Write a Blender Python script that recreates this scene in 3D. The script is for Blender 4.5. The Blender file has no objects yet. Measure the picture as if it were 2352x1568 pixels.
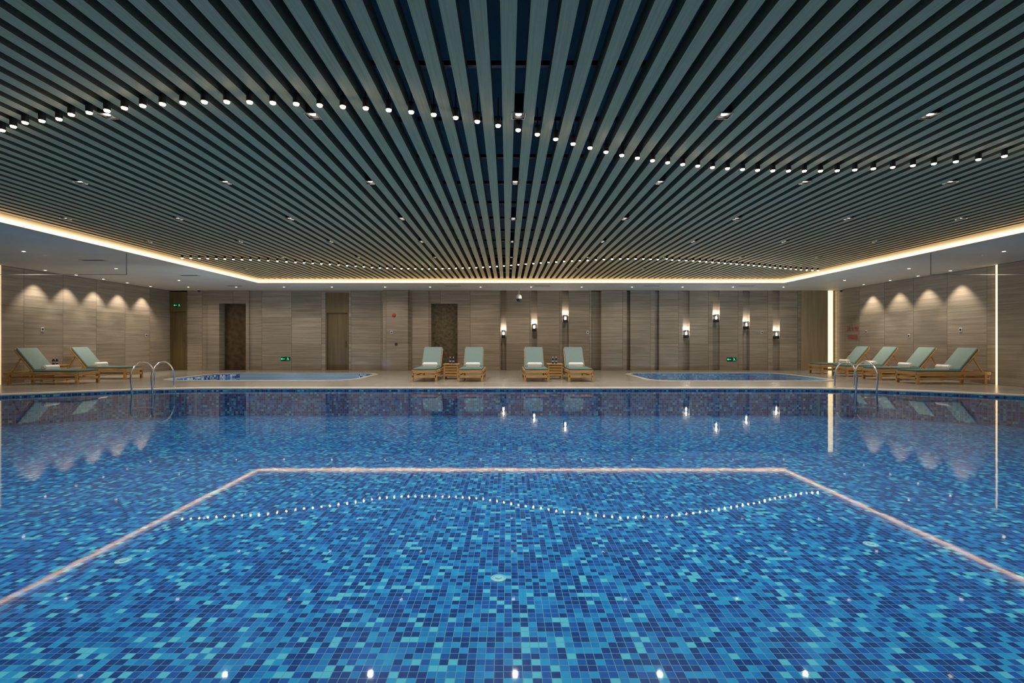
import bpy, bmesh, math, random
import numpy as np
from mathutils import Vector, Matrix
random.seed(4)
S=bpy.context.scene
COL=S.collection
S.view_settings.view_transform='Standard'
S.view_settings.look='None'
S.view_settings.exposure=0.0

F=1110.7; CZ=1.15; VX=1165.0
def wx(px,D): return (px-VX)/F*D
def wz(py,D): return CZ+(784-py)/F*D

# ------------------------------------------------------------ materials
def newmat(name):
    m=bpy.data.materials.new(name); m.use_nodes=True
    nt=m.node_tree; b=nt.nodes['Principled BSDF']
    return m,nt,b
def N(nt,t,**k):
    n=nt.nodes.new(t)
    for a,v in k.items(): setattr(n,a,v)
    return n
def math_n(nt,op,a,b=None):
    n=N(nt,'ShaderNodeMath',operation=op)
    for i,v in enumerate((a,b)):
        if v is None: continue
        if isinstance(v,(int,float)): n.inputs[i].default_value=v
        else: nt.links.new(v,n.inputs[i])
    return n.outputs[0]
def ramp(nt,fac,stops,interp='LINEAR'):
    r=N(nt,'ShaderNodeValToRGB'); cr=r.color_ramp; cr.interpolation=interp
    while len(cr.elements)<len(stops): cr.elements.new(0.5)
    for e,(p,c) in zip(cr.elements,stops):
        e.position=p; e.color=(*c,1)
    nt.links.new(fac,r.inputs[0]); return r.outputs[0]
def mixc(nt,fac,a,b,blend='MIX'):
    n=N(nt,'ShaderNodeMix',data_type='RGBA',blend_type=blend)
    for i,v in ((0,fac),(6,a),(7,b)):
        if isinstance(v,(int,float)): n.inputs[i].default_value=v
        elif isinstance(v,tuple): n.inputs[i].default_value=(*v,1)
        else: nt.links.new(v,n.inputs[i])
    return n.outputs[2]
def noise_col(name,c1,c2,scale=(5,5,5),nscale=1.0,rough=0.5,metal=0.0,detail=5,bump=0,lo=.3,hi=.7):
    m,nt,b=newmat(name)
    tc=N(nt,'ShaderNodeTexCoord'); mp=N(nt,'ShaderNodeMapping'); mp.inputs['Scale'].default_value=scale
    nt.links.new(tc.outputs['Object'],mp.inputs[0])
    no=N(nt,'ShaderNodeTexNoise'); no.inputs['Scale'].default_value=nscale; no.inputs['Detail'].default_value=detail
    nt.links.new(mp.outputs[0],no.inputs['Vector'])
    c=ramp(nt,no.outputs[0],[(lo,c1),(hi,c2)])
    nt.links.new(c,b.inputs['Base Color'])
    b.inputs['Roughness'].default_value=rough; b.inputs['Metallic'].default_value=metal
    if bump:
        bp=N(nt,'ShaderNodeBump'); bp.inputs['Strength'].default_value=bump; bp.inputs['Distance'].default_value=.01
        nt.links.new(no.outputs[0],bp.inputs['Height']); nt.links.new(bp.outputs[0],b.inputs['Normal'])
    return m
def emis(name,col,s,base=(.8,.8,.8)):
    m,nt,b=newmat(name)
    b.inputs['Base Color'].default_value=(*base,1)
    b.inputs['Emission Color'].default_value=(*col,1); b.inputs['Emission Strength'].default_value=s
    return m
def marble(name,dark,light,rough=.22,pw=1.2,ph=1.06):
    m,nt,b=newmat(name)
    tc=N(nt,'ShaderNodeTexCoord'); sx=N(nt,'ShaderNodeSeparateXYZ'); nt.links.new(tc.outputs['Object'],sx.inputs[0])
    h=math_n(nt,'ADD',sx.outputs[0],sx.outputs[1])
    hx=math_n(nt,'DIVIDE',h,pw); hz=math_n(nt,'DIVIDE',sx.outputs[2],ph)
    fx=math_n(nt,'FLOOR',hx); fz=math_n(nt,'FLOOR',hz)
    cb=N(nt,'ShaderNodeCombineXYZ'); nt.links.new(fx,cb.inputs[0]); nt.links.new(fz,cb.inputs[1])
    wn=N(nt,'ShaderNodeTexWhiteNoise',noise_dimensions='2D'); nt.links.new(cb.outputs[0],wn.inputs['Vector'])
    zz=math_n(nt,'ADD',sx.outputs[2],math_n(nt,'MULTIPLY',wn.outputs[0],3.0))
    c2=N(nt,'ShaderNodeCombineXYZ')
    nt.links.new(math_n(nt,'MULTIPLY',h,.35),c2.inputs[0]); nt.links.new(math_n(nt,'MULTIPLY',zz,9.0),c2.inputs[2])
    no=N(nt,'ShaderNodeTexNoise'); no.inputs['Scale'].default_value=1.6; no.inputs['Detail'].default_value=8; no.inputs['Roughness'].default_value=.65
    nt.links.new(c2.outputs[0],no.inputs['Vector'])
    col=ramp(nt,no.outputs[0],[(.28,dark),(.5,tuple((a+c)/2 for a,c in zip(dark,light))),(.72,light)])
    v=math_n(nt,'ADD',math_n(nt,'MULTIPLY',wn.outputs[0],.32),.78)
    cv=N(nt,'ShaderNodeCombineXYZ'); [nt.links.new(v,cv.inputs[i]) for i in range(3)]
    col=mixc(nt,1.0,col,cv.outputs[0],'MULTIPLY')
    jx=math_n(nt,'LESS_THAN',math_n(nt,'FRACT',hx),.012); jz=math_n(nt,'LESS_THAN',math_n(nt,'FRACT',hz),.009)
    j=math_n(nt,'MAXIMUM',jx,jz)
    col=mixc(nt,math_n(nt,'MULTIPLY',j,.7),col,tuple(a*.4 for a in dark))
    nt.links.new(col,b.inputs['Base Color']); b.inputs['Roughness'].default_value=rough
    return m
def mosaic(name,t,stops,grout,off=(.02,0,.03),rough=.3):
    m,nt,b=newmat(name)
    tc=N(nt,'ShaderNodeTexCoord')
    a=N(nt,'ShaderNodeVectorMath',operation='ADD'); a.inputs[1].default_value=off; nt.links.new(tc.outputs['Object'],a.inputs[0])
    s=N(nt,'ShaderNodeVectorMath',operation='SCALE'); s.inputs['Scale'].default_value=1/t; nt.links.new(a.outputs[0],s.inputs[0])
    fl=N(nt,'ShaderNodeVectorMath',operation='FLOOR'); nt.links.new(s.outputs[0],fl.inputs[0])
    wn=N(nt,'ShaderNodeTexWhiteNoise',noise_dimensions='3D'); nt.links.new(fl.outputs[0],wn.inputs['Vector'])
    col=ramp(nt,wn.outputs[0],stops,'CONSTANT')
    fr=N(nt,'ShaderNodeVectorMath',operation='FRACTION'); nt.links.new(s.outputs[0],fr.inputs[0])
    sx=N(nt,'ShaderNodeSeparateXYZ'); nt.links.new(fr.outputs[0],sx.inputs[0])
    ds=[math_n(nt,'ABSOLUTE',math_n(nt,'SUBTRACT',sx.outputs[i],.5)) for i in range(3)]
    g=math_n(nt,'GREATER_THAN',math_n(nt,'MAXIMUM',math_n(nt,'MAXIMUM',ds[0],ds[1]),ds[2]),.462)
    col=mixc(nt,g,col,grout)
    nt.links.new(col,b.inputs['Base Color']); b.inputs['Roughness'].default_value=rough
    return m
def water(name,tint,rip=.03,sc=3.2):
    m,nt,b=newmat(name)
    nt.nodes.remove(b)
    out=[n for n in nt.nodes if n.type=='OUTPUT_MATERIAL'][0]
    tr=N(nt,'ShaderNodeBsdfTransparent'); tr.inputs[0].default_value=(*tint,1)
    gl=N(nt,'ShaderNodeBsdfGlossy'); gl.inputs['Roughness'].default_value=0.03
    fr=N(nt,'ShaderNodeFresnel'); fr.inputs['IOR'].default_value=1.31
    tc=N(nt,'ShaderNodeTexCoord'); no=N(nt,'ShaderNodeTexNoise'); no.inputs['Scale'].default_value=sc; no.inputs['Detail'].default_value=2
    nt.links.new(tc.outputs['Object'],no.inputs['Vector'])
    bp=N(nt,'ShaderNodeBump'); bp.inputs['Strength'].default_value=rip; bp.inputs['Distance'].default_value=.01
    nt.links.new(no.outputs[0],bp.inputs['Height'])
    nt.links.new(bp.outputs[0],gl.inputs['Normal']); nt.links.new(bp.outputs[0],fr.inputs['Normal'])
    mx=N(nt,'ShaderNodeMixShader'); nt.links.new(fr.outputs[0],mx.inputs[0]); nt.links.new(tr.outputs[0],mx.inputs[1]); nt.links.new(gl.outputs[0],mx.inputs[2])
    nt.links.new(mx.outputs[0],out.inputs[0])
    return m
def glass(name):
    m,nt,b=newmat(name); nt.nodes.remove(b)
    out=[n for n in nt.nodes if n.type=='OUTPUT_MATERIAL'][0]
    tr=N(nt,'ShaderNodeBsdfTransparent'); tr.inputs[0].default_value=(.985,.99,.99,1)
    gl=N(nt,'ShaderNodeBsdfGlossy'); gl.inputs['Roughness'].default_value=0.02
    mx=N(nt,'ShaderNodeMixShader'); mx.inputs[0].default_value=.02
    nt.links.new(tr.outputs[0],mx.inputs[1]); nt.links.new(gl.outputs[0],mx.inputs[2]); nt.links.new(mx.outputs[0],out.inputs[0])
    return m
def stone_tiles(name,c1,c2,t,rough=.22):
    m,nt,b=newmat(name)
    tc=N(nt,'ShaderNodeTexCoord')
    no=N(nt,'ShaderNodeTexNoise'); no.inputs['Scale'].default_value=1.3; no.inputs['Detail'].default_value=8
    mp=N(nt,'ShaderNodeMapping'); mp.inputs['Scale'].default_value=(.8,4,1); nt.links.new(tc.outputs['Object'],mp.inputs[0]); nt.links.new(mp.outputs[0],no.inputs['Vector'])
    col=ramp(nt,no.outputs[0],[(.3,c1),(.7,c2)])
    sx=N(nt,'ShaderNodeSeparateXYZ'); nt.links.new(tc.outputs['Object'],sx.inputs[0])
    j=None
    for i in range(2):
        q=math_n(nt,'LESS_THAN',math_n(nt,'FRACT',math_n(nt,'DIVIDE',sx.outputs[i],t)),.012)
        j=q if j is None else math_n(nt,'MAXIMUM',j,q)
    col=mixc(nt,j,col,tuple(a*.35 for a in c1))
    nt.links.new(col,b.inputs['Base Color']); b.inputs['Roughness'].default_value=rough
    return m
def cove_mat(name):
    m,nt,b=newmat(name)
    tc=N(nt,'ShaderNodeTexCoord'); sx=N(nt,'ShaderNodeSeparateXYZ'); nt.links.new(tc.outputs['Object'],sx.inputs[0])
    f=math_n(nt,'DIVIDE',math_n(nt,'SUBTRACT',sx.outputs[2],3.21),.15)
    st=ramp(nt,f,[(0,(.4,.4,.4)),(.1,(1,1,1)),(.35,(.9,.9,.9)),(.65,(.22,.22,.22)),(1,(.09,.09,.09))])
    b.inputs['Base Color'].default_value=(.6,.5,.35,1)
    b.inputs['Emission Color'].default_value=(1,.66,.30,1)
    nt.links.new(math_n(nt,'MULTIPLY',st,5.0),b.inputs['Emission Strength'])
    return m

M={}
M['marble']=marble('taupe_marble',(.225,.185,.142),(.46,.395,.318))
M['marble_side']=marble('taupe_marble_side',(.225,.185,.142),(.46,.395,.318),rough=.3)
M['deck']=stone_tiles('deck_stone',(.22,.198,.172),(.33,.30,.262),.6)
M['kerb']=noise_col('kerb_stone',(.40,.375,.34),(.50,.475,.44),(6,6,6),rough=.35)
M['mosaic']=mosaic('pool_mosaic',.052,[(0,(.004,.032,.18)),(.33,(.006,.080,.33)),(.58,(.010,.185,.45)),(.80,(.015,.28,.53)),(.925,(.10,.48,.58))],(.13,.29,.34))
M['mosaic_sr']=mosaic('soaking_pool_mosaic',.06,[(0,(.02,.16,.45)),(.4,(.03,.28,.6)),(.7,(.1,.45,.7)),(.9,(.3,.65,.8))],(.2,.4,.5))
M['mosaic_spa']=mosaic('spa_mosaic',.06,[(0,(.006,.04,.2)),(.3,(.02,.12,.4)),(.55,(.35,.5,.65)),(.8,(.75,.8,.85))],(.3,.4,.5))
M['water']=water('water_surface',(.84,.96,1.0))
M['water_spa']=water('spa_water_surface',(.88,.97,1.0),rip=.25,sc=6)
M['soffit']=noise_col('soffit_paint',(.60,.58,.53),(.65,.63,.58),(1,1,1),rough=.6)
M['plenum']=noise_col('plenum_blue',(.13,.21,.27),(.16,.25,.32),(1,1,1),rough=.8)
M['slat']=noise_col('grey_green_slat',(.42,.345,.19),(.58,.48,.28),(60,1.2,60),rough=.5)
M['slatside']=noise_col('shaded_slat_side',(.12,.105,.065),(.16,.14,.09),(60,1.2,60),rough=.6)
M['black']=noise_col('black_metal',(.012,.012,.013),(.02,.02,.022),rough=.4)
M['dark']=noise_col('dark_void',(.02,.022,.025),(.03,.032,.035),rough=.7)
M['chrome']=noise_col('polished_steel',(.75,.74,.72),(.82,.81,.79),rough=.12,metal=1)
M['steelgrey']=noise_col('dull_steel',(.26,.26,.25),(.31,.31,.30),rough=.5)
M['teak']=noise_col('oiled_teak',(.36,.20,.07),(.62,.38,.15),(3,3,30),rough=.4)
M['cushA']=noise_col('dark_teal_fabric',(.075,.135,.13),(.10,.17,.162),(80,80,80),rough=.85)
M['cushB']=noise_col('pale_teal_fabric',(.165,.24,.228),(.215,.30,.283),(80,80,80),rough=.85)
M['towel']=noise_col('white_terry',(.72,.71,.68),(.85,.84,.81),(60,60,60),rough=.95,bump=.3)
M['wooddoor']=noise_col('brown_veneer',(.12,.085,.038),(.18,.13,.062),(12,12,.6),rough=.4)
M['goldwood']=noise_col('pale_honey_veneer',(.34,.27,.165),(.46,.375,.24),(12,12,.6),rough=.3)
M['darkstone']=noise_col('dark_brown_stone',(.045,.026,.014),(.11,.07,.04),(5,5,5),rough=.25,detail=10,lo=.3,hi=.7)
M['goldstone']=noise_col('bronze_stone',(.075,.06,.035),(.19,.15,.09),(9,9,9),rough=.25,detail=10,lo=.3,hi=.75)
M['white']=noise_col('white_plastic',(.62,.62,.6),(.7,.7,.68),rough=.4)
M['red']=noise_col('red_paint',(.35,.015,.015),(.42,.02,.02),rough=.4)
M['bottle']=noise_col('blue_black_bottle',(.02,.03,.06),(.03,.05,.1),rough=.1)
M['label']=noise_col('paper_label',(.35,.42,.55),(.45,.5,.6),rough=.6)
M['drain']=noise_col('pale_plastic',(.25,.55,.6),(.35,.62,.66),rough=.4)
M['glass']=glass('clear_glass')
M['lens']=emis('hot_lens',(1,.80,.55),30)
M['lens2']=emis('soft_lens',(1,.9,.75),9)
M['lens2'].cycles.emission_sampling='NONE'
M['uwlens']=emis('added_underwater_lens',(.6,.85,1),4)
M['cove']=cove_mat('warm_led_diffuser')
M['strip']=emis('warm_led_strip',(1,.74,.36),2.0)
M['stripdim']=emis('dim_warm_led_strip',(1,.70,.32),.7)
M['green']=emis('green_sign_glow',(.05,1,.45),.8,base=(0,.3,.1))
M['greend']=noise_col('green_sign_plate',(.0,.04,.025),(.0,.06,.035),rough=.3)
M['sconce']=emis('sconce_glow',(1,.92,.82),7)

# ------------------------------------------------------------ mesh helpers
def box(bm,x0,x1,y0,y1,z0,z1,bev=0,seg=2,rot=None):
    r=bmesh.ops.create_cube(bm,size=1)
    vs=r['verts']
    bmesh.ops.scale(bm,vec=(abs(x1-x0),abs(y1-y0),abs(z1-z0)),verts=vs)
    if bev:
        es=list({e for v in vs for e in v.link_edges})
        rr=bmesh.ops.bevel(bm,geom=es,offset=bev,segments=seg,affect='EDGES',profile=.5)
        vs=list({v for f in rr['faces'] for v in f.verts}|{v for v in vs if v.is_valid})
    if rot is not None: bmesh.ops.rotate(bm,cent=(0,0,0),matrix=rot,verts=vs)
    bmesh.ops.translate(bm,vec=((x0+x1)/2,(y0+y1)/2,(z0+z1)/2),verts=vs)
    return vs
def cyl(bm,r1,r2,h,loc,seg=16,axis='Z',caps=True):
    r=bmesh.ops.create_cone(bm,cap_ends=caps,segments=seg,radius1=r1,radius2=r2,depth=h)
    if axis=='X': bmesh.ops.rotate(bm,cent=(0,0,0),matrix=Matrix.Rotation(math.pi/2,3,'Y'),verts=r['verts'])
    if axis=='Y': bmesh.ops.rotate(bm,cent=(0,0,0),matrix=Matrix.Rotation(math.pi/2,3,'X'),verts=r['verts'])
    bmesh.ops.translate(bm,vec=loc,verts=r['verts']); return r['verts']
def lathe(bm,prof,loc,seg=16):
    rings=[]
    for r,z in prof:
        rings.append([bm.verts.new((loc[0]+r*math.cos(2*math.pi*i/seg),loc[1]+r*math.sin(2*math.pi*i/seg),loc[2]+z)) for i in range(seg)])
    for a,b in zip(rings,rings[1:]):
        for i in range(seg): bm.faces.new((a[i],a[(i+1)%seg],b[(i+1)%seg],b[i]))
    if prof[0][0]>1e-4: bm.faces.new(rings[0][::-1])
    if prof[-1][0]>1e-4: bm.faces.new(rings[-1])
def obj(name,bm,mat,parent=None,loc=None,smooth=False,label=None,cat=None,kind=None,group=None):
    me=bpy.data.meshes.new(name); bmesh.ops.recalc_face_normals(bm,faces=bm.faces); bm.to_mesh(me); bm.free()
    if smooth:
        for p in me.polygons: p.use_smooth=True
        me.set_sharp_from_angle(angle=math.radians(40))
    me.materials.append(mat)
    o=bpy.data.objects.new(name,me); COL.objects.link(o)
    if loc: o.location=loc
    if parent: o.parent=parent
    tag(o,label,cat,kind,group); return o
def tag(o,label=None,cat=None,kind=None,group=None):
    if label: o['label']=label
    if cat: o['category']=cat
    if kind: o['kind']=kind
    if group: o['group']=group
def empty(name,loc,rotz=0,**k):
    e=bpy.data.objects.new(name,None); e.empty_display_size=.2; COL.objects.link(e); e.location=loc; e.rotation_euler=(0,0,rotz); tag(e,**k); return e
def dup(root,loc,rotz=None,label=None):
    n=root.copy(); COL.objects.link(n); n.location=loc
    if rotz is not None: n.rotation_euler=(0,0,rotz)
    if label: n['label']=label
    def rec(src,dst):
        for c in src.children:
            cc=c.copy(); COL.objects.link(cc); cc.parent=dst; rec(c,cc)
    rec(root,n); return n
def fillcurve(name,polys,z,ext,mat,**k):
    cu=bpy.data.curves.new(name+'_c','CURVE'); cu.dimensions='2D'; cu.fill_mode='BOTH'; cu.extrude=ext
    for p in polys:
        s=cu.splines.new('POLY'); s.points.add(len(p)-1)
        for i,(x,y) in enumerate(p): s.points[i].co=(x,y,0,1)
        s.use_cyclic_u=True
    t=bpy.data.objects.new('tmp',cu); COL.objects.link(t)
    bpy.context.view_layer.update()
    dg=bpy.context.evaluated_depsgraph_get()
    me=bpy.data.meshes.new_from_object(t.evaluated_get(dg))
    bpy.data.objects.remove(t)
    for v in me.vertices: v.co.z+=z
    me.materials.clear(); me.materials.append(mat); me.name=name
    o=bpy.data.objects.new(name,me); COL.objects.link(o); tag(o,**k); return o
def rrect(x0,x1,y0,y1,r,n=6):
    pts=[]
    for cx,cy,a0 in ((x1-r,y1-r,0),(x0+r,y1-r,90),(x0+r,y0+r,180),(x1-r,y0+r,270)):
        for i in range(n+1):
            a=math.radians(a0+90*i/n); pts.append((cx+r*math.cos(a),cy+r*math.sin(a)))
    return pts
def offset(poly,d):
    out=[];n=len(poly)
    area=sum(poly[i][0]*poly[(i+1)%n][1]-poly[(i+1)%n][0]*poly[i][1] for i in range(n))
    sg=1 if area>0 else -1
    for i in range(n):
        a=Vector(poly[i-1]);b=Vector(poly[i]);c=Vector(poly[(i+1)%n])
        e1=(b-a).normalized();e2=(c-b).normalized()
        n1=Vector((e1.y,-e1.x))*sg;n2=Vector((e2.y,-e2.x))*sg
        m=(n1+n2); m=m/ max(.3,m.dot(n1)); out.append((b.x+m.x*d,b.y+m.y*d))
    return out
def tube(name,pts,r,mat,parent=None,res=8,**k):
    cu=bpy.data.curves.new(name+'_c','CURVE'); cu.dimensions='3D'; cu.bevel_depth=r; cu.bevel_resolution=3; cu.use_fill_caps=True
    s=cu.splines.new('POLY'); s.points.add(len(pts)-1)
    for i,p in enumerate(pts): s.points[i].co=(*p,1)
    t=bpy.data.objects.new('tmp',cu); COL.objects.link(t); bpy.context.view_layer.update()
    me=bpy.data.meshes.new_from_object(t.evaluated_get(bpy.context.evaluated_depsgraph_get())); bpy.data.objects.remove(t)
    for p in me.polygons: p.use_smooth=True
    me.materials.clear(); me.materials.append(mat)
    o=bpy.data.objects.new(name,me); COL.objects.link(o)
    if parent: o.parent=parent
    tag(o,**k); return o
def spot(name,loc,energy,size,blend,parent=None,col=(1,.93,.84),rot=(0,0,0),rad=.03):
    l=bpy.data.lights.new(name,'SPOT'); l.energy=energy; l.spot_size=math.radians(size); l.spot_blend=blend; l.color=col; l.shadow_soft_size=rad
    o=bpy.data.objects.new(name,l); COL.objects.link(o); o.location=loc; o.rotation_euler=rot
    if parent: o.parent=parent
    return o

# ------------------------------------------------------------ room dims
XL,XR=-13.6,13.15
YF,YN=19.5,-3.0
ZS=3.2      # soffit
CL,CR,CF,CN=-8.75,9.75,17.0,-2.2   # coffer opening
ZB=3.35     # slat bottom
ZP=4.1
PD=.66      # pool depth

# pool outlines
pool=[(-12,1.25),(12,1.25),(12,8.7),(11.6,9.5),(10.9,10.2),(9.7,11.0),(8.6,11.5),(7.6,11.75),(6.8,11.8),(-6.8,11.8),(-7.6,11.75),(-8.6,11.5),(-9.7,11.0),(-10.9,10.3),(-11.6,9.6),(-12,8.9)]
spaL=rrect(-10.3,-4.65,14.3,17.4,.7)
spaR=rrect(4.3,9.7,14.1,17.5,.7)
fillcurve('floor',[[(XL,YN),(XR,YN),(XR,YF),(XL,YF)],pool,spaL,spaR],-.01,.01,M['deck'],kind='structure',label='grey beige stone tile pool deck')
fillcurve('trim_1',[offset(pool,.32),offset(pool,-.015)],.004,.012,M['kerb'],kind='structure',label='pale stone kerb around the pool edge')
for i,sp in enumerate((spaL,spaR)):
    fillcurve('trim_%d'%(i+2),[offset(sp,.18),offset(sp,-.01)],.004,.008,M['kerb'],kind='structure',label='pale stone kerb around a soaking pool')

def basin(name,poly,depth,mat,label):
    bm=bmesh.new()
    top=[bm.verts.new((x,y,-.018)) for x,y in poly]; bot=[bm.verts.new((x,y,-depth)) for x,y in poly]
    n=len(poly)
    for i in range(n): bm.faces.new((top[i],top[(i+1)%n],bot[(i+1)%n],bot[i]))
    bm.faces.new(bot)
    return obj(name,bm,mat,label=label,cat='pool')
basin('pool_basin',pool,PD,M['mosaic'],'large swimming pool basin lined with blue glass mosaic')
b=basin('pool_basin',spaL,.42,M['mosaic_spa'],'small soaking pool basin with speckled blue white mosaic')
b=basin('pool_basin',spaR,.36,M['mosaic_sr'],'small soaking pool basin lined with blue mosaic')
def wsurf(poly,z,label,mt='water'):
    bm=bmesh.new(); bm.faces.new([bm.verts.new((x,y,z)) for x,y in poly])
    return obj('pool_water',bm,M[mt],label=label,cat='water')
wsurf(pool,-.05,'calm clear water filling the large swimming pool')
wsurf(spaL,-.13,'still water in the speckled soaking pool','water_spa')
wsurf(spaR,-.03,'rippling blue water in the brimming soaking pool','water_spa')
# underwater lamps added on near side walls to brighten the soaking pool water
ul=None
for x,y,z in ((5.4,14.11,-.2),(7.0,14.11,-.2),(8.6,14.11,-.2),(-6.0,14.31,-.27),(-7.5,14.31,-.27),(-9.0,14.31,-.27)):
    if ul is None:
        bm=bmesh.new(); cyl(bm,.07,.06,.02,(0,.01,0),20,'Y')
        ul=obj('added_underwater_light',bm,M['chrome'],loc=(x,y,z),smooth=True,label='added round steel underwater light brightening a soaking pool',cat='light',group='added underwater pool lights')
        bm=bmesh.new(); cyl(bm,.045,.04,.012,(0,.024,0),16,'Y'); obj('lens',bm,M['uwlens'],parent=ul)
        l=bpy.data.lights.new('lamp','POINT'); l.energy=32; l.color=(.75,.92,1); l.shadow_soft_size=.04
        o=bpy.data.objects.new('lamp',l); COL.objects.link(o); o.parent=ul; o.location=(0,.1,0)
    else: dup(ul,(x,y,z))

# ------------------------------------------------------------ walls
K=YF/F
bm=bmesh.new()
def seg(p0,p1,off,z0=0,z1=ZS):
    box(bm,(p0-VX)*K,(p1-VX)*K,YF-off,YF+.7,z0,z1)
zt=lambda py: wz(py,YF)
seg(430,480,0)
seg(480,506,.08); seg(567,574,.08); seg(506,567,.08,zt(697),ZS)
seg(574,748,0); seg(748,801,.0,zt(672),ZS); seg(801,883,0); seg(883,940,.28); seg(940,985,.06)
seg(985,990,.0);seg(1051,1058,0); seg(990,1051,0,zt(697),ZS)
ch=[(1150,1163),(1220,1234),(1291,1306)]; ch2=[(1568,1584),(1637,1653),(1706,1722),(1775,1791)]
prev=1058
for a,b_ in ch: seg(prev,a,0); seg(a,b_,-.14); prev=b_
seg(prev,1358,0); seg(1358,1380,-.2); seg(1380,1438,.12); seg(1438,1447,-.2); seg(1447,1503,.05); seg(1503,1514,-.14)
prev=1514
for a,b_ in ch2: seg(prev,a,0); seg(a,b_,-.14); prev=b_
seg(prev,1840,0); 
obj('wall_far',bm,M['marble'],kind='structure',label='striated taupe marble wall with vertical channels')
bm=bmesh.new(); box(bm,XL-.3,XR+.3,YF+.7,YF+.9,-.1,ZP); box(bm,XL-.3,XR+.3,YF,YF+.7,ZS+.1,ZP)
obj('wall_far_back',bm,M['dark'],kind='structure')
bm=bmesh.new(); box(bm,XL-.3,XL,YN-.3,YF+.7,-.1,ZP); obj('wall_left',bm,M['marble_side'],kind='structure',label='striated taupe marble side wall')
bm=bmesh.new(); box(bm,XR,XR+.3,YN-.3,YF+.7,-.1,ZP); obj('wall_right',bm,M['marble_side'],kind='structure',label='striated taupe marble side wall')
bm=bmesh.new(); box(bm,XL,XR,YN-.3,YN,-.1,ZP); obj('wall_near',bm,M['marble'],kind='structure',label='striated taupe marble wall')
bm=bmesh.new(); box(bm,XR-.12,XR,YN,12.85,0,ZS); obj('wall_right_pier',bm,M['marble_side'],kind='structure')
bm=bmesh.new(); box(bm,XL,XL+.1,YN,12.85,0,ZS); obj('wall_left_pier',bm,M['marble_side'],kind='structure')
def door(n,p0,p1,top,lab,mat,split=None,handle=True):
    x0=(p0-VX)*K;x1=(p1-VX)*K
    bm=bmesh.new()
    zz=zt(top)
    box(bm,x0,x1,YF+.06,YF+.14,0,zz)
    if split:
        zs=zt(split); box(bm,x0,x1,YF-.03,YF+.06,zs,zz)
        box(bm,x0,x0+.05,YF-.02,YF+.07,0,zs); box(bm,x1-.05,x1,YF-.02,YF+.07,0,zs)
    d=obj(n,bm,mat,kind='structure',label=lab)
    if handle:
        bm=bmesh.new(); cyl(bm,.012,.012,.25,(x1-.12,YF+.0,1.05),10); box(bm,x1-.13,x1-.11,YF-.0,YF+.06,.95,.965); box(bm,x1-.13,x1-.11,YF-.0,YF+.06,1.135,1.15)
        obj('handle',bm,M['chrome'],parent=d)
door('door_1',391,430,670,'brown wood veneer service door',M['wooddoor'],split=715)
door('door_2',748,801,672,'brown wood veneer flush door',M['wooddoor'],split=718)
bm=bmesh.new(); box(bm,(1840-VX)*K,(1901-VX)*K,YF-.02,YF+.1,0,ZS)
for p in (1858,1880): box(bm,(p-VX)*K,(p+1.2-VX)*K,YF-.035,YF,0,ZS)
box(bm,(1912-VX)*K,XR,YF-.06,YF+.1,0,ZS)
obj('trim_4',bm,M['goldwood'],kind='structure',label='honey wood veneer wall panels')
for nm,a,b_,t,mt,lb in (('door_3',506,567,697,'darkstone','deep doorway lined with dark brown stone'),('door_4',990,1051,697,'goldstone','niche lined with bronze brown stone')):
    bm=bmesh.new(); x0=(a-VX)*K;x1=(b_-VX)*K;zz=zt(t)
    box(bm,x0,x1,YF+.3,YF+.4,0,zz)
    obj(nm,bm,M[mt],kind='structure',label=lb)
def vstrip(x0,x1,y0,y1,lab,mt='strip'):
    bm=bmesh.new(); box(bm,x0,x1,y0,y1,0,ZS-.01); return obj('vertical_light_strip',bm,M[mt],label=lab,cat='light')
vstrip((1901-VX)*K,(1912-VX)*K,YF-.02,YF+.06,'tall warm glowing light strip beside honey wood panels')
vstrip(XR-.09,XR-.001,12.86,12.93,'slim tall warm light strip on marble wall')
vstrip(XL+.001,XL+.07,12.86,12.93,'slim tall dim light strip on marble wall','stripdim')

# ------------------------------------------------------------ ceilings
fillcurve('ceiling',[[(XL,YN),(XR,YN),(XR,YF),(XL,YF)],[(CL,CN),(CR,CN),(CR,CF),(CL,CF)]],ZS+.04,.04,M['soffit'],kind='structure',label='pale painted perimeter soffit')
bm=bmesh.new(); box(bm,XL,XR,YN,YF,ZP,ZP+.1); obj('ceiling.001',bm,M['plenum'],kind='structure',label='dark blue ceiling void above slats')
bm=bmesh.new(); z0,z1=ZB+.02,ZP
box(bm,CL-.06,CL-.02,CN,CF,z0,z1);box(bm,CR+.02,CR+.06,CN,CF,z0,z1);box(bm,CL,CR,CF+.02,CF+.06,z0,z1);box(bm,CL,CR,CN-.06,CN-.02,z0,z1)
obj('ceiling.002',bm,M['dark'],kind='structure',label='dark upstand around the ceiling coffer')
for x0,x1,y0,y1 in ((CL-.03,CL,CN,CF),(CR,CR+.03,CN,CF),(CL-.03,CR+.03,CF,CF+.03),(CL-.03,CR+.03,CN-.03,CN)):
    bm=bmesh.new(); box(bm,x0,x1,y0,y1,ZS+.012,ZB+.02); obj('cove_light',bm,M['cove'],label='warm glowing cove light along the soffit edge',cat='light',group='cove lights around the slatted ceiling')
bm=bmesh.new()
k=math.ceil((CL-.01+.06)/.2)
while True:
    x=.01+.2*k
    if x>CR-.06: break
    box(bm,x-.056,x+.056,CN+.01,CF-.01,ZB,ZB+.13)
    k+=1
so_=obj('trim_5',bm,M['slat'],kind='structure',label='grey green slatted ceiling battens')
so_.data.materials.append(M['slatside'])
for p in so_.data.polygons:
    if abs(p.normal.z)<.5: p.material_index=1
bm=bmesh.new()
y=4.10-1.02*6
while y<CF:
    if y>CN: box(bm,CL,CR,y-.02,y+.02,ZB+.13,ZB+.17)
    y+=1.02
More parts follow.
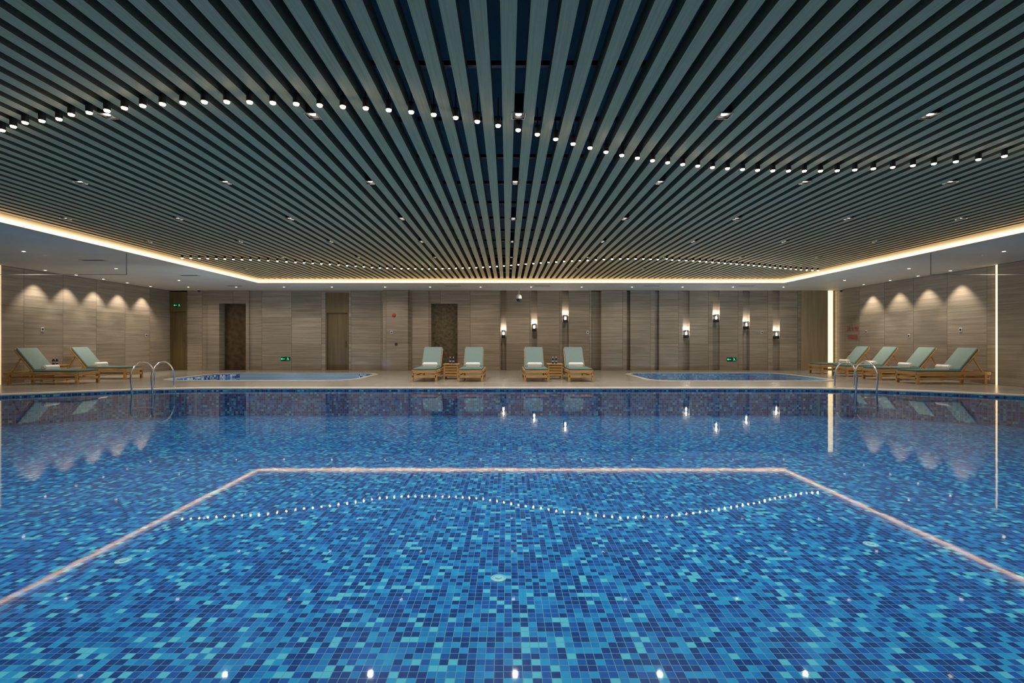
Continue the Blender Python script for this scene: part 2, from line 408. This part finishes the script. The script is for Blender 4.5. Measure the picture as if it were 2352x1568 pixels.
obj('trim_6',bm,M['black'],kind='structure',label='black cross rails carrying the slats')

# ------------------------------------------------------------ downlights
G='square downlights in the slatted ceiling'
def mk_down(loc):
    bm=bmesh.new()
    s=.06;w=.01;z0=ZB-.008-loc[2];z1=ZB+.16-loc[2]
    box(bm,-s,s,-s,-s+w,z0,z1);box(bm,-s,s,s-w,s,z0,z1);box(bm,-s,-s+w,-s+w,s-w,z0,z1);box(bm,s-w,s,-s+w,s-w,z0,z1)
    box(bm,-s,s,-s,s,z1,z1+.02)
    h=obj('downlight',bm,M['black'],loc=loc,label='black square downlight between ceiling slats',cat='light',group=G)
    bm=bmesh.new(); cyl(bm,.03,.024,.03,(0,0,ZB+.02-loc[2]),12); obj('lens',bm,M['lens2'],parent=h)
    bm=bmesh.new()
    t=.006; q=s+.006
    for a in ((-q,q,-q,-q+t),(-q,q,q-t,q),(-q,-q+t,-q,q),(q-t,q,-q,q)): box(bm,*a,z0-.004,z0+.01)
    obj('bezel',bm,M['chrome'],parent=h)
    spot('lamp',(0,0,z0-.004),130,125,.9,parent=h)
    return h
dl=None; DL=[]
for r in range(7):
    for c in range(-4,5):
        loc=(.11+2.0*c,2.73+1.97*r,ZB); DL.append(loc)
        if dl is None: dl=mk_down(loc)
        else: dup(dl,loc)

# wave pendants
def mk_pend(loc,group):
    bm=bmesh.new(); cyl(bm,.029,.029,.085,(0,0,.043),14); cyl(bm,.006,.006,.19,(0,0,.18),6)
    h=obj('pendant_spotlight',bm,M['black'],loc=loc,label='small black cylinder spotlight in a wavy row',cat='light',group=group)
    bm=bmesh.new(); lathe(bm,[(.026,.002),(.022,-.012),(.0001,-.017)],(0,0,0),9)
    obj('lens',bm,M['lens'],parent=h,smooth=True)
    return h
w1=[(0,300),(57,281),(122,267),(158,262),(230,253),(275,250),(312,243),(352,237),(400,234),(453,233),(497,232),(543,231),(601,234),(651,236),(702,239),(746,241),(801,245),(856,248),(904,253),(956,257),(1003,262),(1052,268),(1099,277),(1147,288),(1192,299),(1235,309),(1275,317),(1311,327),(1350,339),(1383,348),(1417,356),(1454,362),(1486,366),(1522,371),(1553,376),(1590,381),(1621,383),(1655,385),(1687,388),(1720,390),(1752,391),(1793,392),(1857,393),(1892,393),(1930,392),(1969,390),(2012,387),(2057,383),(2103,380),(2153,375),(2206,370),(2254,365),(2315,357)]
w2=[(410,592),(500,594),(600,597),(680,602),(750,606),(830,612),(870,615),(920,616.5),(980,617),(1040,616),(1100,614),(1150,611),(1220,605),(1290,600),(1350,597),(1420,594),(1470,594),(1530,596),(1600,599),(1680,605),(1740,610),(1790,615),(1840,619),(1885,621)]
pd=None
HL=2.13
for wv,g,ext in ((w1,'near wavy row of spotlights',True),(w2,'far wavy row of spotlights',False)):
    X=np.array([(p-VX)/(784-q)*HL for p,q in wv]); D=np.array([HL*F/(784-q) for p,q in wv])
    if ext:
        D[2:-2]=np.convolve(D,np.ones(5)/5,'valid')
        X=np.concatenate([[-6.2],X,[7.4]]); D=np.concatenate([[5.3],D,[5.05]])
    k=math.ceil((X[0]-.11)/.2)
    while .11+.2*k<=X[-1]:
        x=.11+.2*k; d=float(np.interp(x,X,D))
        for q in DL:
            if abs(q[0]-x)<.05 and abs(q[1]-d)<.11: d=q[1]+(.115 if d>q[1] else -.115)
        loc=(x,d,CZ+HL)
        if pd is None: pd=mk_pend(loc,g)
        else:
            n=dup(pd,loc); n['group']=g
        k+=1

# soffit spots
def mk_soff(loc):
    bm=bmesh.new(); lathe(bm,[(.045,0),(.045,-.006),(.06,-.008),(.062,0)],(0,0,0),20)
    h=obj('recessed_spotlight',bm,M['white'],loc=loc,label='small round recessed spotlight in the soffit',cat='light',group='round soffit spotlights',smooth=True)
    bm=bmesh.new(); cyl(bm,.030,.030,.004,(0,0,-.003),16); obj('lens',bm,M['lens2'],parent=h)
    return h
so=None
def soff(loc):
    global so
    if so is None: so=mk_soff(loc); n=so
    else: n=dup(so,loc); 
    return n
items=[]
for y in (13.9,14.9,15.9,16.9,18.0): items.append(((XL+.32,y,ZS),115,80,.6))
for y in (14.0,15.1,16.2,17.4): items.append(((XR-.32,y,ZS),115,80,.6))
for x in (-12,-10.2,-8.4,-6.6,-4.6,-2.9,-1.0,.9,2.8,4.7,6.6,8.5,10.4): items.append(((x,18.2,ZS),72,150,.9))
for y in (3.2,6,8.8,11,13.6,16.2): items.append(((-11.0,y,ZS),92,140,.9)); items.append(((11.3,y,ZS),92,140,.9))
ld={}; its=[]
for loc,e,s,bl in items:
    n=soff(loc)
    key=(e,s,bl)
    if key not in ld:
        l=bpy.data.lights.new('lamp','SPOT'); l.energy=e; l.spot_size=math.radians(s); l.spot_blend=bl; l.color=(1,.86,.68); l.shadow_soft_size=.03; ld[key]=l
    its.append((n,key))
for n,key in its:
    o=bpy.data.objects.new('lamp',ld[key]); COL.objects.link(o); o.parent=n; o.location=(0,0,-.02)

# vents
vt=None
for px in (540,1040,1245,1497,1715):
    loc=(wx(px,17.8),17.8,ZS)
    if vt is None:
        bm=bmesh.new(); box(bm,-.3,.3,-.09,-.07,-.012,0);box(bm,-.3,.3,.07,.09,-.012,0);box(bm,-.3,-.28,-.07,.07,-.012,0);box(bm,.28,.3,-.07,.07,-.012,0)
        vt=obj('air_vent',bm,M['soffit'],loc=loc,label='slim dark slotted air vent in the soffit',cat='vent',group='soffit air vents')
        bm=bmesh.new()
        for i in range(5): box(bm,-.28,.28,-.065+i*.028,-.05+i*.028,-.008,-.001)
        obj('grille',bm,M['black'],parent=vt)
    else: dup(vt,loc)
for px,py in ((215,597),(435,632)):
    D=2.05*F/(784-py); dup(vt,(wx(px,D),D,ZS))

# smoke barriers
def barrier(x0,x1,z0,z1,y,lab,t=.007):
    e=empty('smoke_barrier',((x0+x1)/2,y,z1),label=lab,cat='glass barrier')
    bm=bmesh.new(); hw=(x1-x0)/2; h=z1-z0
    box(bm,-hw,hw,-.004,.004,-h+.005,0); obj('glass_pane',bm,M['glass'],parent=e)
    bm=bmesh.new(); box(bm,-hw,hw,-t,t,-h,-h+t*1.4); box(bm,-hw,-hw+t*1.6,-t,t,-h,0); box(bm,hw-t*1.6,hw,-t,t,-h,0)
    obj('frame',bm,M['steelgrey'],parent=e)
barrier(XL+.1,CL-.1,ZS-.5,ZS,11.25,'clear glass smoke barrier hanging from soffit')
barrier(CR+.1,XR-.12,ZS-.5,ZS,11.25,'clear glass smoke barrier hanging from soffit')

# ------------------------------------------------------------ sconces
sc=None
def mk_sconce(loc):
    e=empty('wall_sconce',loc,label='black lantern wall sconce glowing in a marble channel',cat='wall lamp',group='lantern sconces')
    bm=bmesh.new(); box(bm,-.05,.05,.02,.04,-.16,.16,.004); cyl(bm,.015,.015,.08,(0,-.01,-.13),8,'Y'); obj('back_plate',bm,M['black'],parent=e)
    bm=bmesh.new()
    w=.075
    for sx in (-1,1):
        for sy in (-1,1): box(bm,sx*w-.009,sx*w+.009,-.09+sy*w-.009,-.09+sy*w+.009,-.14,.15)
    box(bm,-w-.01,w+.01,-.09-w-.01,-.09+w+.01,-.16,-.13,.004)
    for a in ((-w,w,-.09-w-.008,-.09-w+.008),(-w,w,-.09+w-.008,-.09+w+.008),(-w-.008,-w+.008,-.09-w,-.09+w),(w-.008,w+.008,-.09-w,-.09+w)): box(bm,*a,.135,.155)
    box(bm,-w,w,-.09-w,-.09+w,-.13,-.04)
    obj('cage',bm,M['black'],parent=e)
    bm=bmesh.new(); lathe(bm,[(.0,-.03),(.036,-.03),(.04,.03),(.032,.08),(.0,.09)],(0,-.09,0),14); obj('shade',bm,M['sconce'],parent=e,smooth=True)
    l=bpy.data.lights.new('lamp','POINT'); l.energy=6; l.color=(1,.9,.78); l.shadow_soft_size=.03
    o=bpy.data.objects.new('lamp',l); COL.objects.link(o); o.parent=e; o.location=(0,-.09,.2)
    return e
for px,py in ((1156.5,767),(1227,752),(1298.5,732),(1576,767),(1645,731),(1714,747),(1783,769)):
    loc=(wx(px,YF),YF+.099,zt(py))
    if sc is None: sc=mk_sconce(loc)
    else: dup(sc,loc)

# ------------------------------------------------------------ loungers
def mk_lounger(loc,rz,**k):
    e=empty('sun_lounger',loc,rz,**k)
    W=.36
    bm=bmesh.new()
    for s in (-1,1):
        box(bm,s*W-.02*s-.018,s*W-.02*s+.018,-1.0,1.0,.25,.33,.004)
        box(bm,s*W-.02*s-.012,s*W-.02*s+.012,-.95,.95,.13,.17,.003)
    box(bm,-W,W,-1.0,-.965,.25,.33,.004); box(bm,-W,W,.965,1.0,.25,.33,.004); box(bm,-W+.02,W-.02,-.99,-.97,.12,.19,.003); box(bm,-W+.02,W-.02,.97,.99,.12,.19,.003)
    for i in range(17): 
        y=-.94+i*.072; box(bm,-W+.03,W-.03,y-.026,y+.026,.30,.322)
    obj('frame',bm,M['teak'],parent=e)
    leg=None
    for sx in (-1,1):
        for y in (-.955,.86):
            if leg is None:
                bm=bmesh.new(); box(bm,-.03,.03,-.035,.035,0,.325,.005); leg=obj('leg',bm,M['teak'],parent=e,loc=(sx*(W-.028),y,0))
            else:
                l=leg.copy(); COL.objects.link(l); l.parent=e; l.location=(sx*(W-.028),y,0)
    bm=bmesh.new(); box(bm,-W+.03,W-.03,-.98,.24,.325,.385,.022,3); obj('seat_cushion',bm,M['cushA'],parent=e,smooth=True)
    a=math.radians(50); R=Matrix.Rotation(a,3,'X')
    hy,hz=.25,.33; L=.79
    def place(vs_bm):
        bmesh.ops.rotate(vs_bm,cent=(0,0,0),matrix=R,verts=vs_bm.verts); bmesh.ops.translate(vs_bm,vec=(0,hy,hz),verts=vs_bm.verts)
    bm=bmesh.new(); box(bm,-.285,.285,.02,L,.012,.075,.022,3); place(bm); obj('back_cushion',bm,M['cushB'],parent=e,smooth=True)
    bm=bmesh.new()
    for s in (-1,1): box(bm,s*.285-.018,s*.285+.018,0,L-.02,-.03,.01,.003)
    for i in range(10): box(bm,-.28,.28,.05+i*.078,.10+i*.078,-.012,.008)
    place(bm); obj('backrest',bm,M['teak'],parent=e)
    bm=bmesh.new()
    ty=hy+math.cos(a)*.55; tz=hz+math.sin(a)*.55-.03
    by,bz=.88,.30
    ln=math.hypot(by-ty,bz-tz); an=math.atan2(bz-tz,by-ty)
    for s in (-1,1): box(bm,s*.26-.012,s*.26+.012,(ty+by)/2-ln/2,(ty+by)/2+ln/2,(tz+bz)/2-.015,(tz+bz)/2+.015)
    c=Vector((0,(ty+by)/2,(tz+bz)/2)); bmesh.ops.rotate(bm,cent=c,matrix=Matrix.Rotation(an,3,'X'),verts=bm.verts)
    box(bm,-.27,.27,by-.02,by+.02,bz-.02,bz+.02)
    obj('support_strut',bm,M['teak'],parent=e)
    return e
def mk_towel(loc,rz):
    bm=bmesh.new()
    cyl(bm,.066,.066,.44,(0,0,0),22,'X')
    es=[x for x in bm.edges if any(len(f.verts)>4 for f in x.link_faces)]
    bmesh.ops.bevel(bm,geom=es,offset=.02,segments=3,affect='EDGES')
    box(bm,-.215,.215,-.078,-.005,-.064,-.052,.005)
    bmesh.ops.scale(bm,vec=(1,1.1,.95),verts=bm.verts)
    o=obj('rolled_towel',bm,M['towel'],loc=loc,smooth=True,label='rolled white towel resting on a lounger cushion',cat='towel',group='rolled towels on loungers')
    o.rotation_euler=(0,0,rz); return o
lg=None; tw=None
GL='teak sun loungers'
allp=[((x,14.75,0),0,'teak lounger with pale teal cushions facing the pool') for x in (-2.36,-1.05,.84,2.1)]
allp+=[((-12.45,13.25,0),math.pi/2,'teak lounger with teal cushions beside bottle table'),((-12.55,15.0,0),math.pi/2,'teak lounger with teal cushions below marble wall')]
allp+=[((12.0,y,0),-math.pi/2,'teak lounger with teal cushions along marble side wall') for y in (13.35,14.65,16.05,17.3)]
for loc,rz,lb in allp:
    if lg is None: lg=mk_lounger(loc,rz,label=lb,cat='lounge chair',group=GL)
    else: dup(lg,loc,rz,lb)
    off=Matrix.Rotation(rz,3,'Z')@Vector((0,.06,0))
    tl=(loc[0]+off.x,loc[1]+off.y,.385+.063)
    if tw is None: tw=mk_towel(tl,rz)
    else: dup(tw,tl,rz)

# side tables
def mk_table(loc,rz):
    e=empty('side_table',loc,rz,label='small slatted teak side table holding bottles',cat='side table',group='teak side tables')
    bm=bmesh.new()
    for i in range(6): box(bm,-.24,.24,-.23+i*.078,-.16+i*.078,.44,.465,.003)
    obj('tabletop',bm,M['teak'],parent=e)
    lg_=None
    for sx in (-1,1):
        for sy in (-1,1):
            if lg_ is None:
                bm=bmesh.new(); box(bm,-.022,.022,-.022,.022,0,.44,.004); lg_=obj('leg',bm,M['teak'],parent=e,loc=(sx*.2,sy*.2,0))
            else:
                l=lg_.copy(); COL.objects.link(l); l.parent=e; l.location=(sx*.2,sy*.2,0)
    bm=bmesh.new()
    for z in (.10,.185,.27,.355):
        box(bm,-.18,.18,-.21,-.195,z,z+.065); box(bm,-.18,.18,.195,.21,z,z+.065); box(bm,-.21,-.195,-.18,.18,z,z+.065); box(bm,.195,.21,-.18,.18,z,z+.065)
    obj('side_slats',bm,M['teak'],parent=e)
    bm=bmesh.new(); box(bm,-.19,.19,-.19,.19,.08,.098); obj('shelf',bm,M['teak'],parent=e)
    return e
def mk_bottle(loc):
    bm=bmesh.new(); lathe(bm,[(.028,0),(.032,.006),(.032,.13),(.026,.155),(.013,.175),(.013,.195)],(0,0,0),16)
    b=obj('water_bottle',bm,M['bottle'],loc=loc,smooth=True,label='dark blue water bottle on a teak side table',cat='bottle',group='water bottles on side tables')
    bm=bmesh.new(); lathe(bm,[(.0325,.06),(.033,.062),(.033,.095),(.0325,.097)],(0,0,0),16); obj('paper_label',bm,M['label'],parent=b,smooth=True)
    bm=bmesh.new(); cyl(bm,.015,.015,.025,(0,0,.2),14); obj('cap',bm,M['white'],parent=b)
    return b
tb=None;bt=None
for x,y,rz in ((-1.71,14.9,0),(1.46,14.9,0),(-13.2,14.1,0)):
    if tb is None: tb=mk_table((x,y,0),rz)
    else: dup(tb,(x,y,0),rz)
    for dx in (-.05,.05):
        l=(x+dx,y+.02,.465)
        if bt is None: bt=mk_bottle(l)
        else: dup(bt,l)

# ladders
def ladder(xa,xb,yw,yd,lab):
    e=empty('pool_ladder',((xa+xb)/2,yd,0),label=lab,cat='pool ladder',group='pool ladders')
    ox,oy=(xa+xb)/2,yd
    R=(yd-yw)/2; cy=(yd+yw)/2
    for x in (xa,xb):
        pts=[(x-ox,yw-oy+.10,-.42),(x-ox,yw-oy+.06,-.2)]
        for i in range(0,17):
            a=math.pi-math.pi*i/16
            pts.append((x-ox,cy-oy+R*math.cos(a),.29+R*math.sin(a)))
        pts.append((x-ox,0,.0))
        tube('handrail',pts,.019,M['chrome'],parent=e)
        bm=bmesh.new(); lathe(bm,[(.06,0.0),(.058,.012),(.024,.022)],(x-ox,0,.0),18); obj('flange',bm,M['chrome'],parent=e,smooth=True)
    for z in (-.16,-.38):
        bm=bmesh.new(); box(bm,xa-ox,xb-ox,yw-oy+.04,yw-oy+.12,z-.015,z+.015,.006); obj('step',bm,M['chrome'],parent=e)
ladder(-8.7,-8.22,11.17,11.93,'chrome pool ladder with two arched handrails')
ladder(8.08,8.56,11.17,11.93,'chrome pool ladder with two arched handrails')

# pool inlets
dn=None
for px,py in ((283,1288),(1145,1328),(2000,1250)):
    D=(CZ+PD)*F/(py-784); loc=(wx(px,D),D,-PD)
    if dn is None:
        bm=bmesh.new(); lathe(bm,[(.06,0),(.058,.006),(.046,.010),(.042,.005),(.025,.005),(.023,.011),(0,.012)],(0,0,0),24)
        dn=obj('pool_inlet',bm,M['drain'],loc=loc,smooth=True,label='pale round water inlet on mosaic pool floor',cat='pool fitting',group='pool floor inlets')
    else: dup(dn,loc)

# ------------------------------------------------------------ signs & fittings
def exit_sign(loc,arrow=-1,w=.38):
    e=empty('exit_sign',loc,label='green glowing running figure exit sign with arrow',cat='exit sign')
    h=w*.42
    bm=bmesh.new(); box(bm,-w/2,w/2,-.015,.0,-h/2,h/2,.004); obj('plate',bm,M['greend'],parent=e)
    bm=bmesh.new(); y0,y1=-.019,-.015
    def bar(xa,za,xb,zb,t):
        d=Vector((xb-xa,0,zb-za)); n=Vector((-d.z,0,d.x)).normalized()*t/2
        ps=[Vector((xa,0,za))+n,Vector((xb,0,zb))+n,Vector((xb,0,zb))-n,Vector((xa,0,za))-n]
        f=[bm.verts.new((p.x,y0,p.z)) for p in ps]; bm.faces.new(f)
    s=h
    bar(-w*.05,0,-w*.05+arrow*w*.34,0,s*.16); 
    tip=-w*.05+arrow*w*.42
    bar(tip,0,tip-arrow*w*.14,s*.25,s*.14); bar(tip,0,tip-arrow*w*.14,-s*.25,s*.14)
    cx=w*.27
    cyl(bm,s*.09,s*.09,.003,(cx-.01,-.018,s*.30),10,'Y')
    bar(cx-.01,s*.2,cx+.01,-s*.05,s*.16); bar(cx+.01,-s*.05,cx-s*.22,-s*.18,s*.1); bar(cx-s*.22,-s*.18,cx-s*.24,-s*.38,s*.09)
    bar(cx+.01,-s*.05,cx+s*.18,-s*.3,s*.1); bar(cx+s*.18,-s*.3,cx+s*.38,-s*.3,s*.08); bar(cx-.01,s*.16,cx-s*.28,s*.05,s*.08); bar(cx-.01,s*.16,cx+s*.26,s*.02,s*.08)
    obj('symbol',bm,M['green'],parent=e)
exit_sign((wx(656,YF),YF-.001,zt(824)),-1)
exit_sign((wx(1680,YF),YF-.001,zt(825)),-1)
exit_sign((wx(407,YF-.05),YF-.031,zt(701)),-1,w=.3)
def plate(loc,rz,lab='small white wall control plate'):
    bm=bmesh.new(); box(bm,-.045,.045,-.012,0,-.06,.06,.004); o=obj('control_plate',bm,M['white'],loc=loc,label=lab,cat='switch',group='wall control plates'); o.rotation_euler=(0,0,rz)
    bm=bmesh.new(); box(bm,-.028,.028,-.018,-.012,-.03,.03,.003); obj('button',bm,M['dark'],parent=o)
    return o
for px,py in ((1350,763),(1750,763)): plate((wx(px,YF),YF-.001,zt(py)),0)
plate((wx(899,YF-.28),YF-.281,wz(763,YF-.28)),0)
def side(px,py,left):
    X=XL if left else XR; D=X*F/(px-VX); return (X+(.001 if left else -.001),D,wz(py,D))
for px,py,l in ((97,756,1),(335,770,1),(1990,762,0),(2088,771,0),(2207,757,0)):
    plate(side(px,py,l),math.pi/2 if l else -math.pi/2)
yb=YF-.281
bm=bmesh.new(); lathe(bm,[(0,.05),(.03,.048),(.06,.035),(.08,0)],(0,0,0),20); bmesh.ops.rotate(bm,cent=(0,0,0),matrix=Matrix.Rotation(math.pi/2,3,'X'),verts=bm.verts)
o=obj('alarm_bell',bm,M['red'],loc=(wx(905,yb),yb,wz(724,yb)),smooth=True,label='small red fire alarm sounder on a pilaster',cat='alarm')
bm=bmesh.new(); lathe(bm,[(0,.02),(.05,.018),(.055,0)],(0,0,0),20); bmesh.ops.rotate(bm,cent=(0,0,0),matrix=Matrix.Rotation(math.pi/2,3,'X'),verts=bm.verts)
obj('wall_button',bm,M['dark'],loc=(wx(910,yb),yb,wz(790,yb)),smooth=True,label='dark round call button on a pilaster',cat='button')
Dc=18.6
e=empty('security_camera',(wx(1192,Dc),Dc,ZS),label='dark dome security camera hanging from the soffit',cat='security camera')
bm=bmesh.new(); cyl(bm,.02,.02,.25,(0,0,-.125),10); cyl(bm,.05,.05,.02,(0,0,-.01),16); obj('pole',bm,M['white'],parent=e)
bm=bmesh.new(); lathe(bm,[(.0,0),(.06,-.01),(.10,-.06),(.11,-.16),(.10,-.17)],(0,0,-.24),20); obj('housing',bm,M['white'],parent=e,smooth=True)
bm=bmesh.new(); lathe(bm,[(.10,-.17),(.095,-.22),(.065,-.27),(0,-.29)],(0,0,-.24),20); obj('dome',bm,M['bottle'],parent=e,smooth=True)
for px,py,D in ((457,677,18.9),(1932,672,18.9)):
    x=wx(px,D); e=empty('security_camera',(x,D,ZS),label='small dark dome security camera under the soffit',cat='security camera')
    bm=bmesh.new(); cyl(bm,.055,.06,.05,(0,0,-.025),18); obj('base',bm,M['white'],parent=e,smooth=True)
    bm=bmesh.new(); lathe(bm,[(.055,-.05),(.05,-.085),(.03,-.11),(0,-.118)],(0,0,0),18); obj('dome',bm,M['black'],parent=e,smooth=True)
y0=18.4
e=empty('fire_hydrant_cabinet',(XR,y0,0),-math.pi/2,label='marble faced hydrant cabinet with red lettering',cat='fire cabinet')
bm=bmesh.new()
for a in ((-.42,-.412,.3,1.85),(.412,.42,.3,1.85),(-.42,.42,1.842,1.85),(-.42,.42,.3,.308)): box(bm,a[0],a[1],-.004,-.0,a[2],a[3])
obj('frame',bm,M['steelgrey'],parent=e)
def txt(s,size,z,parent,mat):
    cu=bpy.data.curves.new('t','FONT'); cu.body=s; cu.size=size; cu.align_x='CENTER'; cu.align_y='CENTER'; cu.extrude=.001
    t=bpy.data.objects.new('t',cu); COL.objects.link(t); bpy.context.view_layer.update()
    me=bpy.data.meshes.new_from_object(t.evaluated_get(bpy.context.evaluated_depsgraph_get())); bpy.data.objects.remove(t)
    me.materials.clear(); me.materials.append(mat)
    o=bpy.data.objects.new('lettering',me); COL.objects.link(o); o.parent=parent; o.rotation_euler=(math.pi/2,0,0); o.location=(0,-.009,z)
txt('消火栓',.22,1.62,e,M['red']); 
bm=bmesh.new()
for z in (1.26,1.32,1.38,.66,.74):
    box(bm,-.26,.26,-.008,0,z-.015,z+.015,.002)
obj('red_panel',bm,M['red'],parent=e)

# ------------------------------------------------------------ world & camera
w=bpy.data.worlds.new('world'); S.world=w; w.use_nodes=True
w.node_tree.nodes['Background'].inputs[0].default_value=(.02,.03,.04,1); w.node_tree.nodes['Background'].inputs[1].default_value=.3
cam=bpy.data.cameras.new('camera'); co=bpy.data.objects.new('camera',cam); COL.objects.link(co)
co.location=(0,0,CZ); co.rotation_euler=(math.pi/2,0,0); cam.sensor_width=36; cam.lens=17.0; cam.shift_x=11/2352; cam.clip_start=.05
S.camera=co
